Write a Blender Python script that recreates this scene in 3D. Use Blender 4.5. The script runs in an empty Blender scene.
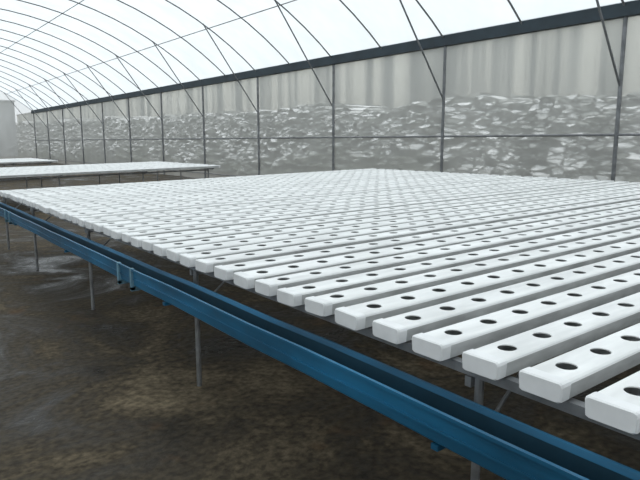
import bpy, math, random
from mathutils import Vector, noise
random.seed(7)
sc=bpy.context.scene
try: sc.view_settings.view_transform='Standard'
except Exception: pass

# ---------------------------------------------------------------- builders
class MB:
    def __init__(s): s.v=[];s.f=[];s.m=[]
    def add(s,vs,fs,mi=0):
        o=len(s.v); s.v+= [tuple(p) for p in vs]
        s.f+=[tuple(i+o for i in f) for f in fs]
        s.m+= list(mi) if isinstance(mi,(list,tuple)) else [mi]*len(fs)
    def box(s,x0,x1,y0,y1,z0,z1,mi=0):
        s.add([(x0,y0,z0),(x1,y0,z0),(x1,y1,z0),(x0,y1,z0),(x0,y0,z1),(x1,y0,z1),(x1,y1,z1),(x0,y1,z1)],
          [(0,3,2,1),(4,5,6,7),(0,1,5,4),(1,2,6,5),(2,3,7,6),(3,0,4,7)],mi)
    def beam(s,a,b,w,h=None,n=4,mi=0):
        h=h or w
        a=Vector(a);b=Vector(b);d=(b-a).normalized()
        up=Vector((0,0,1)) if abs(d.z)<.95 else Vector((1,0,0))
        r=d.cross(up).normalized();u=r.cross(d).normalized()
        vs=[]
        for p in (a,b):
            for i in range(n):
                t=2*math.pi*(i+.5)/n
                k=math.sqrt(2) if n==4 else 1
                vs.append(p+r*math.cos(t)*w/2*k+u*math.sin(t)*h/2*k)
        fs=[(i,(i+1)%n,n+(i+1)%n,n+i) for i in range(n)]
        fs+=[tuple(range(n-1,-1,-1)),tuple(range(n,2*n))]
        s.add(vs,fs,mi)
    def path(s,pts,w,n=6,mi=0):
        for i in range(len(pts)-1): s.beam(pts[i],pts[i+1],w,n=n,mi=mi)
    def obj(s,name,mats,smooth=False,parent=None):
        me=bpy.data.meshes.new(name); me.from_pydata(s.v,[],s.f)
        for m in mats: me.materials.append(m)
        me.polygons.foreach_set('material_index',s.m)
        if smooth: me.polygons.foreach_set('use_smooth',[True]*len(me.polygons))
        me.update()
        o=bpy.data.objects.new(name,me); sc.collection.objects.link(o)
        if parent: o.parent=parent
        return o

# ---------------------------------------------------------------- materials
def mat(name,col,rough=.6,metal=0,var=.0,scale=5,bump=0,spec=.5,vscale=None,col2=None,p0=.35,p1=.65):
    m=bpy.data.materials.new(name);m.use_nodes=True
    nt=m.node_tree;b=nt.nodes['Principled BSDF']
    b.inputs['Roughness'].default_value=rough;b.inputs['Metallic'].default_value=metal
    b.inputs['Specular IOR Level'].default_value=spec
    tc=nt.nodes.new('ShaderNodeTexCoord');mp=nt.nodes.new('ShaderNodeMapping')
    if vscale: mp.inputs['Scale'].default_value=vscale
    nt.links.new(tc.outputs['Object'],mp.inputs[0])
    n=nt.nodes.new('ShaderNodeTexNoise');n.inputs['Scale'].default_value=scale;n.inputs['Detail'].default_value=5
    nt.links.new(mp.outputs[0],n.inputs['Vector'])
    r=nt.nodes.new('ShaderNodeValToRGB')
    c2=col2 or tuple(c*(1-var) for c in col)
    r.color_ramp.elements[0].position=p0;r.color_ramp.elements[1].position=p1
    r.color_ramp.elements[0].color=(*c2,1);r.color_ramp.elements[1].color=(*col,1)
    nt.links.new(n.outputs['Fac'],r.inputs[0]);nt.links.new(r.outputs[0],b.inputs['Base Color'])
    if bump:
        bp=nt.nodes.new('ShaderNodeBump');bp.inputs['Strength'].default_value=bump;bp.inputs['Distance'].default_value=.02
        nt.links.new(n.outputs['Fac'],bp.inputs['Height']);nt.links.new(bp.outputs[0],b.inputs['Normal'])
    return m
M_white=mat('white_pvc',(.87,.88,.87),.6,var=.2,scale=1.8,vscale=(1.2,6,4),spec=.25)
M_side=mat('shaded_white_pvc',(.60,.61,.605),.65,var=.3,scale=2.5,vscale=(2,6,6),spec=.25)  # greyer copy of the white PVC, side-face shade painted into its colour
M_cap=mat('white_pvc_cap',(.84,.85,.85),.5,var=.12,scale=8)
M_steel=mat('galvanised_steel',(.34,.35,.36),.45,metal=.6,var=.35,scale=12)
M_steel_d=mat('weathered_steel',(.24,.25,.26),.5,metal=.4,var=.35,scale=6)
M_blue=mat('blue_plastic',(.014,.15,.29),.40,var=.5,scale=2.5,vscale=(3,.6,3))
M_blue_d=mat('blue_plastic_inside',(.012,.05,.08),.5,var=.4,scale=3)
M_band=mat('dark_gutter_paint',(.03,.05,.065),.6,var=.3,scale=2)
M_conc=mat('aged_concrete',(.80,.78,.69),.9,col2=(.28,.29,.27),scale=.6,vscale=(1,1.6,.04),p0=.42,p1=.58)
def film(name,transp,col,trl=.6):
    m=bpy.data.materials.new(name);m.use_nodes=True;nt=m.node_tree
    nt.nodes.clear();o=nt.nodes.new('ShaderNodeOutputMaterial')
    t=nt.nodes.new('ShaderNodeBsdfTransparent');d=nt.nodes.new('ShaderNodeBsdfDiffuse');l=nt.nodes.new('ShaderNodeBsdfTranslucent')
    tc=nt.nodes.new('ShaderNodeTexCoord');mp=nt.nodes.new('ShaderNodeMapping');mp.inputs['Scale'].default_value=(1,1,.25)
    n=nt.nodes.new('ShaderNodeTexNoise');n.inputs['Scale'].default_value=1.1;n.inputs['Detail'].default_value=4
    r=nt.nodes.new('ShaderNodeValToRGB')
    r.color_ramp.elements[0].position=.3;r.color_ramp.elements[1].position=.7
    r.color_ramp.elements[0].color=(*[c*.84 for c in col],1);r.color_ramp.elements[1].color=(*col,1)
    nt.links.new(tc.outputs['Object'],mp.inputs[0]);nt.links.new(mp.outputs[0],n.inputs['Vector']);nt.links.new(n.outputs['Fac'],r.inputs[0])
    for q in (d,l): nt.links.new(r.outputs[0],q.inputs['Color'])
    a=nt.nodes.new('ShaderNodeMixShader');a.inputs[0].default_value=trl
    nt.links.new(d.outputs[0],a.inputs[1]);nt.links.new(l.outputs[0],a.inputs[2])
    b=nt.nodes.new('ShaderNodeMixShader');b.inputs[0].default_value=transp
    nt.links.new(a.outputs[0],b.inputs[1]);nt.links.new(t.outputs[0],b.inputs[2]);nt.links.new(b.outputs[0],o.inputs[0])
    return m
M_film=film('polythene_film',.42,(.84,.90,.92),.75)
M_net=film('insect_net',.48,(.80,.805,.775),.55)

# ground : dark wet weed mat with mud patches
mg=bpy.data.materials.new('muddy_weed_mat');mg.use_nodes=True;nt=mg.node_tree;b=nt.nodes['Principled BSDF']
tc=nt.nodes.new('ShaderNodeTexCoord')
n1=nt.nodes.new('ShaderNodeTexNoise');n1.inputs['Scale'].default_value=.9;n1.inputs['Detail'].default_value=10;n1.inputs['Roughness'].default_value=.72;n1.inputs['Distortion'].default_value=.8
n2=nt.nodes.new('ShaderNodeTexNoise');n2.inputs['Scale'].default_value=22;n2.inputs['Detail'].default_value=6
n3=nt.nodes.new('ShaderNodeTexNoise');n3.inputs['Scale'].default_value=2.3;n3.inputs['Detail'].default_value=4
for n in(n1,n2,n3): nt.links.new(tc.outputs['Object'],n.inputs['Vector'])
r1=nt.nodes.new('ShaderNodeValToRGB');e=r1.color_ramp.elements
e[0].position=.38;e[0].color=(.022,.018,.013,1);e[1].position=.66;e[1].color=(.15,.12,.078,1)
x=e.new(.52);x.color=(.056,.045,.030,1)
nt.links.new(n1.outputs['Fac'],r1.inputs[0])
mx=nt.nodes.new('ShaderNodeMixRGB');mx.blend_type='MULTIPLY';mx.inputs[0].default_value=.75
r2=nt.nodes.new('ShaderNodeValToRGB');r2.color_ramp.elements[0].position=.35;r2.color_ramp.elements[0].color=(.4,.4,.4,1);r2.color_ramp.elements[1].position=.65;r2.color_ramp.elements[1].color=(1.4,1.4,1.4,1)
nt.links.new(n2.outputs['Fac'],r2.inputs[0]);nt.links.new(r1.outputs[0],mx.inputs[1]);nt.links.new(r2.outputs[0],mx.inputs[2])
mo=nt.nodes.new('ShaderNodeMixRGB');ro=nt.nodes.new('ShaderNodeValToRGB');ro.color_ramp.elements[0].position=.62;ro.color_ramp.elements[0].color=(0,0,0,1);ro.color_ramp.elements[1].position=.74;ro.color_ramp.elements[1].color=(.4,.4,.4,1)
nt.links.new(n3.outputs['Fac'],ro.inputs[0]);nt.links.new(ro.outputs[0],mo.inputs[0]);nt.links.new(mx.outputs[0],mo.inputs[1]);mo.inputs[2].default_value=(.13,.065,.025,1)
nt.links.new(mo.outputs[0],b.inputs['Base Color'])
rr=nt.nodes.new('ShaderNodeMapRange');rr.inputs[1].default_value=.36;rr.inputs[2].default_value=.54;rr.inputs[3].default_value=.25;rr.inputs[4].default_value=.9
nt.links.new(n1.outputs['Fac'],rr.inputs[0]);nt.links.new(rr.outputs[0],b.inputs['Roughness'])
b.inputs['Specular IOR Level'].default_value=.18
bp=nt.nodes.new('ShaderNodeBump');bp.inputs['Strength'].default_value=.4;bp.inputs['Distance'].default_value=.015
nt.links.new(n2.outputs['Fac'],bp.inputs['Height']);nt.links.new(bp.outputs[0],b.inputs['Normal'])

# bank of piled stones
mr=bpy.data.materials.new('piled_stone');mr.use_nodes=True;nt=mr.node_tree;b=nt.nodes['Principled BSDF'];b.inputs['Roughness'].default_value=.95;b.inputs['Specular IOR Level'].default_value=.1
tc=nt.nodes.new('ShaderNodeTexCoord');mp=nt.nodes.new('ShaderNodeMapping');mp.inputs['Scale'].default_value=(.6,2.2,6.5)
nn=nt.nodes.new('ShaderNodeTexNoise');nn.inputs['Scale'].default_value=1.5;nn.inputs['Detail'].default_value=6;nn.inputs['Roughness'].default_value=.7
ad=nt.nodes.new('ShaderNodeMixRGB');ad.blend_type='ADD';ad.inputs[0].default_value=1.0
vo=nt.nodes.new('ShaderNodeTexVoronoi');vo.feature='DISTANCE_TO_EDGE';vo.inputs['Scale'].default_value=1.0
vc=nt.nodes.new('ShaderNodeTexVoronoi');vc.inputs['Scale'].default_value=1.0
nt.links.new(tc.outputs['Object'],mp.inputs[0]);nt.links.new(mp.outputs[0],nn.inputs['Vector'])
nt.links.new(mp.outputs[0],ad.inputs[1]);nt.links.new(nn.outputs['Color'],ad.inputs[2])
nt.links.new(ad.outputs[0],vo.inputs['Vector']);nt.links.new(ad.outputs[0],vc.inputs['Vector'])
rv=nt.nodes.new('ShaderNodeValToRGB');rv.color_ramp.elements[0].position=.03;rv.color_ramp.elements[0].color=(.12,.125,.115,1);rv.color_ramp.elements[1].position=.18;rv.color_ramp.elements[1].color=(1,1,1,1)
nt.links.new(vo.outputs['Distance'],rv.inputs[0])
sp=nt.nodes.new('ShaderNodeSeparateColor');nt.links.new(vc.outputs['Color'],sp.inputs[0])
rc=nt.nodes.new('ShaderNodeValToRGB');e=rc.color_ramp.elements;e[0].position=.15;e[0].color=(.22,.23,.21,1);e[1].position=.7;e[1].color=(.97,.98,.97,1)
x=e.new(.45);x.color=(.55,.56,.54,1)
nt.links.new(sp.outputs[0],rc.inputs[0])
mm=nt.nodes.new('ShaderNodeMixRGB');mm.blend_type='MULTIPLY';mm.inputs[0].default_value=1
nt.links.new(rc.outputs[0],mm.inputs[1]);nt.links.new(rv.outputs[0],mm.inputs[2])
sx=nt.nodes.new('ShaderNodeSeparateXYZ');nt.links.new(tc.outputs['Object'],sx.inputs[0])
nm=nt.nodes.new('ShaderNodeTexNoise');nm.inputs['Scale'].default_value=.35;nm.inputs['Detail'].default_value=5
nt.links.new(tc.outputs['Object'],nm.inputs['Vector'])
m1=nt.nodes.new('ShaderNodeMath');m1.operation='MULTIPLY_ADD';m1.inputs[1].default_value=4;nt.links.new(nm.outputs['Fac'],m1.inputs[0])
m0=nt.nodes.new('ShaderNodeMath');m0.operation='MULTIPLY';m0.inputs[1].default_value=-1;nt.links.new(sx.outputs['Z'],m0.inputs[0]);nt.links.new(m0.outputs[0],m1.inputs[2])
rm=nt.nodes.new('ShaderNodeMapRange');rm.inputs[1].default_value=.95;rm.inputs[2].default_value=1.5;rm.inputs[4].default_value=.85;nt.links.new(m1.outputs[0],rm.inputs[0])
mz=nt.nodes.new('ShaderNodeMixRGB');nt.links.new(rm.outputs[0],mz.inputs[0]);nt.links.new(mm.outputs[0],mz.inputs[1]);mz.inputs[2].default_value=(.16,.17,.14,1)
nt.links.new(mz.outputs[0],b.inputs['Base Color'])

# ---------------------------------------------------------------- dimensions
XW=12.0; XL=-4.0; YN=-7.45; YE=56.0; ZG=4.1
XC=(XW+XL)/2; HS=(XW-XL)/2; RISE=3.0; R=(HS*HS+RISE*RISE)/(2*RISE); ZC=ZG+RISE-R
def az(x): return ZC+math.sqrt(max(R*R-(x-XC)**2,0))

g=MB();g.add([(-60,-60,0),(90,-60,0),(90,140,0),(-60,140,0)],[(0,1,2,3)]);g.obj('floor',[mg])

# ---------------------------------------------------------------- channels
PITCH=.2262; W=.147; Hh=.060; SL=.018
def channel(mb,yc,x0,x1,zb,yaw=0,roll=0):
    cell=.209
    L=x1-x0; n=int((L-.02)/cell); s0=(L-n*cell)/2
    def T(px,py,pz):
        return (x0+px, yc+py+yaw*(px-L/2), zb+pz+SL*px+roll*py)
    hw=W/2; ch=.010; ti=hw-ch
    prof=[(ti,Hh),(hw-.003,Hh-.004),(hw,Hh-ch),(hw-.006,0),(-hw+.006,0),(-hw,Hh-ch),(-hw+.003,Hh-.004),(-ti,Hh)]
    vs=[T(0,*p) for p in prof]+[T(L,*p) for p in prof]
    k=len(prof)
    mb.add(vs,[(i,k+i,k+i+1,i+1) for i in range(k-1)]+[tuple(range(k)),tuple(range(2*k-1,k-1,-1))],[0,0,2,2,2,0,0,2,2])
    xs=[(0,s0),(s0+n*cell,L)]
    for a,b_ in xs: mb.add([T(a,-ti,Hh),T(b_,-ti,Hh),T(b_,ti,Hh),T(a,ti,Hh)],[(0,1,2,3)],0)
    N=16;r=.034
    for c in range(n):
        cx=s0+(c+.5)*cell
        hx=cell/2
        outer=[];inner=[]
        for i in range(N):
            t=2*math.pi*i/N; co,si=math.cos(t),math.sin(t)
            q=min(hx/abs(co) if abs(co)>1e-6 else 1e9, ti/abs(si) if abs(si)>1e-6 else 1e9)
            outer.append((cx+co*q,si*q)); inner.append((cx+co*r,si*r))
        cor=[(cx+hx,ti),(cx-hx,ti),(cx-hx,-ti),(cx+hx,-ti)]
        vs=[T(a,b_,Hh) for a,b_ in outer]+[T(a,b_,Hh) for a,b_ in inner]+[T(a,b_,Hh-.004) for a,b_ in inner]+[T(a,b_,Hh) for a,b_ in cor]
        fs=[]
        onx=lambda p:abs(abs(p[0]-cx)-hx)<1e-6
        for i in range(N):
            j=(i+1)%N
            a1=outer[i];b1=outer[j]
            if onx(a1)!=onx(b1):
                mxp,myp=(a1[0]+b1[0])/2-cx,(a1[1]+b1[1])/2
                ci=0 if mxp>0 and myp>0 else 1 if mxp<0 and myp>0 else 2 if mxp<0 else 3
                fs.append((i,3*N+ci,j,N+j,N+i))
            else: fs.append((i,j,N+j,N+i))
            fs.append((N+i,N+j,2*N+j,2*N+i))
        mb.add(vs,fs,0)
    for e0,e1 in ((-.012,.035),(L-.035,L+.012)):
        o=.003
        pr=[(ti+o,Hh+o),(hw+o-.003,Hh-.004+o),(hw+o,Hh-ch),(hw-.004+o,-o+.006),(hw-.012,-o),(-hw+.012,-o),(-hw+.004-o,-o+.006),(-hw-o,Hh-ch),(-hw-o+.003,Hh-.004+o),(-ti-o,Hh+o)]
        k=len(pr)
        outerface= e0<0
        fx=e0 if outerface else e1
        ix=e1 if outerface else e0
        sgn=1 if outerface else -1
        vs=[T(fx,p[0]*.94,.030+(p[1]-.030)*.88) for p in pr]+[T(fx+sgn*.006,*p) for p in pr]+[T(ix,*p) for p in pr]
        fs=[tuple(range(k))]
        for rr_ in range(2):
            for i in range(k):
                j=(i+1)%k
                fs.append((rr_*k+i,rr_*k+k+i,rr_*k+k+j,rr_*k+j))
        mb.add(vs,fs,1)
X0,X1=1.58,8.95; ZB=.829
mb=MB(); k=-14
while 1.425+PITCH*(k-3)<10.0:
    yc=1.425+PITCH*(k-3)
    j=.006 if k<14 else .014
    channel(mb,yc+random.uniform(-j,j),X0+random.uniform(-.014,.014),X1+random.uniform(-.03,.03),ZB+random.uniform(0,.005),random.uniform(-.0018,.0018),random.uniform(-.03,.03))
    k+=1
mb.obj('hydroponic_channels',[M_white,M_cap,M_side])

def frame(name,x0,x1,y0,y1,legys,xs,zb,xr):
    fb=MB()
    for xx in xs:
        z=zb+SL*(xx-xr)-.005
        fb.box(xx-.018,xx+.018,y0,y1,z-.036,z)
        for ly in legys:
            fb.beam((xx,ly,0.0),(xx,ly,z-.036),.034,n=10)
    for ly in legys:
        a=(xs[0]-.02,ly+.035,zb+SL*(xs[0]-xr)-.065);b_=(xs[-1]+.02,ly+.035,zb+SL*(xs[-1]-xr)-.065)
        fb.beam(a,b_,.026,.036)
        fb.beam((xs[0],ly+.02,.50),(xs[0]+.34,ly+.03,zb-.06),.016,n=6)
    return fb.obj(name,[M_steel])
legs=[-1.05,1.25,3.5,5.8,8.1,9.93]
frame('bench_frame',X0,X1,-2.4,10.0,legs,[1.65,3.6,5.5,7.4,8.85],ZB,X0)

# blue drain gutter
gb=MB(); gx0,gx1=1.425,1.555; zt=.736;zb=.61; t=.006; y0,y1=-2.3,10.05
prof=[(gx0-.014,zt-.012),(gx0-.014,zt),(gx0,zt),(gx0+.006,zt-.02),(gx0+.012,zb+t),(gx1-.012,zb+t),(gx1-.006,zt-.02),(gx1,zt),(gx1+.012,zt),(gx1+.012,zt-.012),
      (gx1+.004,zt-.012),(gx1,zb+.01),(gx1-.012,zb),(gx0+.012,zb),(gx0,zb+.01),(gx0-.004,zt-.012)]
n=len(prof); segs=26; vs=[]
for s in range(segs+1):
    yy=y0+(y1-y0)*s/segs; w=.003*math.sin(s*1.7)
    vs+=[(p[0]+w,yy,p[1]+.002*math.sin(s*2.3)) for p in prof]
fs=[];ms=[]
for s in range(segs):
    for i in range(n):
        j=(i+1)%n
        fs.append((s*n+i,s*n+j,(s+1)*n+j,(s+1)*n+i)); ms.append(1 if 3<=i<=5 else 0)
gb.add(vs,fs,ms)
for yy in (y0,y1): gb.box(gx0-.004,gx1+.004,yy-.004,yy+.004,zb-.003,zt-.004)
gb.box(gx0-.010,gx0+.004,y0,y1,zb+.052,zb+.060)
for yy in (4.02,4.28,8.3,8.56):
    gb.box(gx0-.020,gx0+.004,yy-.016,yy+.016,zb-.025,zt+.003,2)
    gb.box(gx0-.020,gx1+.014,yy-.016,yy+.016,zb-.03,zb-.004,2)
for ly in legs:
    gb.box(gx0+.0,1.568,ly-.015,ly+.015,zb-.022,zb-.002)
gb.obj('blue_drain_gutter',[M_blue,M_blue_d,mat('pale_blue_clip',(.16,.32,.42),.5,var=.3)])

def far_bench(x0,x1,y0,y1,zb):
    m=MB();y=y0
    while y<y1:
        channel(m,y,x0+random.uniform(-.03,.03),x1+random.uniform(-.05,.05),zb,random.uniform(-.002,.002),0); y+=PITCH
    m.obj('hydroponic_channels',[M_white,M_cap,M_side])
    frame('bench_frame',x0,x1,y0,y1,[y0+.3+i*(y1-y0-.6)/2 for i in range(3)],[x0+.1,(x0*2+x1)/3,(x0+2*x1)/3,x1-.2],zb,x0)
far_bench(1.7,8.0,15.2,19.5,.78)
far_bench(1.9,6.8,28.0,33.0,.66)

# ---------------------------------------------------------------- greenhouse structure
ys=[6.05+4.5*i for i in range(-3,12)]
fr=MB()
for xx,sg in ((XW-.05,-1),(XL+.05,1)):
    for yy in ys:
        fr.beam((xx,yy,0),(xx,yy,ZG),.08,n=8)
        fr.beam((xx,yy,2.65),(xx+sg*2.15,yy,az(xx+sg*2.15)-.03),.045,n=6)
    fr.beam((xx,ys[0],1.74),(xx,YE,1.74),.05,n=6)
    fr.beam((xx,ys[0],.25),(xx,YE,.25),.04,n=6)
yy=ys[0]
hoops=[]
while yy<=YE+.01: hoops.append(yy); yy+=2.25
A=math.asin(HS/R)
for yy in hoops:
    pts=[]
    for i in range(25):
        a=-A+2*A*i/24; pts.append((XC+R*math.sin(a),yy,ZC+R*math.cos(a)-.04))
    fr.path(pts,.045)
for xx in (-2,1,4,7,10):
    fr.beam((xx,ys[0],az(xx)-.05),(xx,YE,az(xx)-.05),.03,n=6)
fr.obj('greenhouse_frame',[M_steel_d])
bd=MB(); bd.box(XW-.14,XW+.06,YN,YE,ZG-.13,ZG+.13); bd.obj('trim_1',[M_band])
bd=MB(); bd.box(XL-.06,XL+.14,YN,YE,ZG-.13,ZG+.13); bd.obj('trim_2',[M_band])
rf=MB();N=32
vs=[];fs=[]
for yy in (YN,YE):
    for i in range(N+1):
        a=-A+2*A*i/N; vs.append((XC+R*math.sin(a),yy,ZC+R*math.cos(a)))
for i in range(N): fs.append((i,i+1,N+1+i+1,N+1+i))
rf.add(vs,fs); rf.obj('ceiling',[M_film],smooth=True)
def wall(name,pts,m):
    w=MB();w.add(pts,[tuple(range(len(pts)))]);return w.obj(name,[m])
wall('wall_right',[(XW,YN,0),(XW,YE,0),(XW,YE,ZG),(XW,YN,ZG)],M_net)
wall('wall_left',[(XL,YN,0),(XL,YE,0),(XL,YE,ZG),(XL,YN,ZG)],M_net)
for nm_,yy in (('wall_back',YE),('wall_front',YN)):
    pts=[(XL,yy,0),(XW,yy,0)]
    for i in range(N+1):
        a=A-2*A*i/N; pts.append((XC+R*math.sin(a),yy,ZC+R*math.cos(a)))
    wall(nm_,pts,M_net)

# ---------------------------------------------------------------- outside
bk=MB(); ny,nz=520,40; Y0,Y1=-14,90
vs=[];fs=[]
for j in range(nz+1):
    for i in range(ny+1):
        y=Y0+(Y1-Y0)*i/ny; u=j/nz
        top=2.9+.45*noise.noise(Vector((y*.25,0,3)))+.014*max(y-10,0)+.3*noise.noise(Vector((y*1.6,0,1)))
        z=top*min(u*1.15,1) ; xx=15.2+1.3*u+ (3.5*(u-.87)/.13 if u>.87 else 0)
        d=noise.noise(Vector((y*2.2,xx,z*6)))*.32
        vs.append((xx-d,y,z+.08*noise.noise(Vector((y*2,z*3,5)))*(u>0)))
for j in range(nz):
    for i in range(ny):
        a=j*(ny+1)+i; fs.append((a,a+1,a+ny+2,a+ny+1))
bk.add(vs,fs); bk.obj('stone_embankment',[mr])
cw=MB(); cw.box(23,23.4,-25,120,0,6.3)
cw.box(22.9,23.5,-25,120,6.3,6.4)
cw.obj('concrete_retaining_wall',[M_conc])
# building closing the view beyond the far gable
cw=MB(); cw.box(-30,14.2,75,75.4,0,6.0); cw.box(-30.1,14.3,74.8,75.6,6.0,6.15); cw.obj('concrete_boundary_wall',[mat('grey_render',(.45,.47,.48),.9,var=.3,scale=.5)])

# ---------------------------------------------------------------- light
w=bpy.data.worlds.new('overcast_sky');sc.world=w;w.use_nodes=True
bg=w.node_tree.nodes['Background'];bg.inputs[0].default_value=(.90,.96,1,1);bg.inputs[1].default_value=1.28
sd=bpy.data.lights.new('hazy_sun','SUN');sd.energy=1.0;sd.angle=math.radians(40);sd.color=(1,.98,.95)
so=bpy.data.objects.new('hazy_sun',sd);sc.collection.objects.link(so);so.rotation_euler=(math.radians(-25),math.radians(12),0);so.location=(0,0,20)

# ---------------------------------------------------------------- camera
cd=bpy.data.cameras.new('camera');cd.sensor_width=36;cd.lens=33.75;cd.clip_end=500
co=bpy.data.objects.new('camera',cd);sc.collection.objects.link(co)
co.location=(0,0,1.6);co.rotation_euler=(math.radians(90-9.28),0,math.radians(-37.2))
sc.camera=co
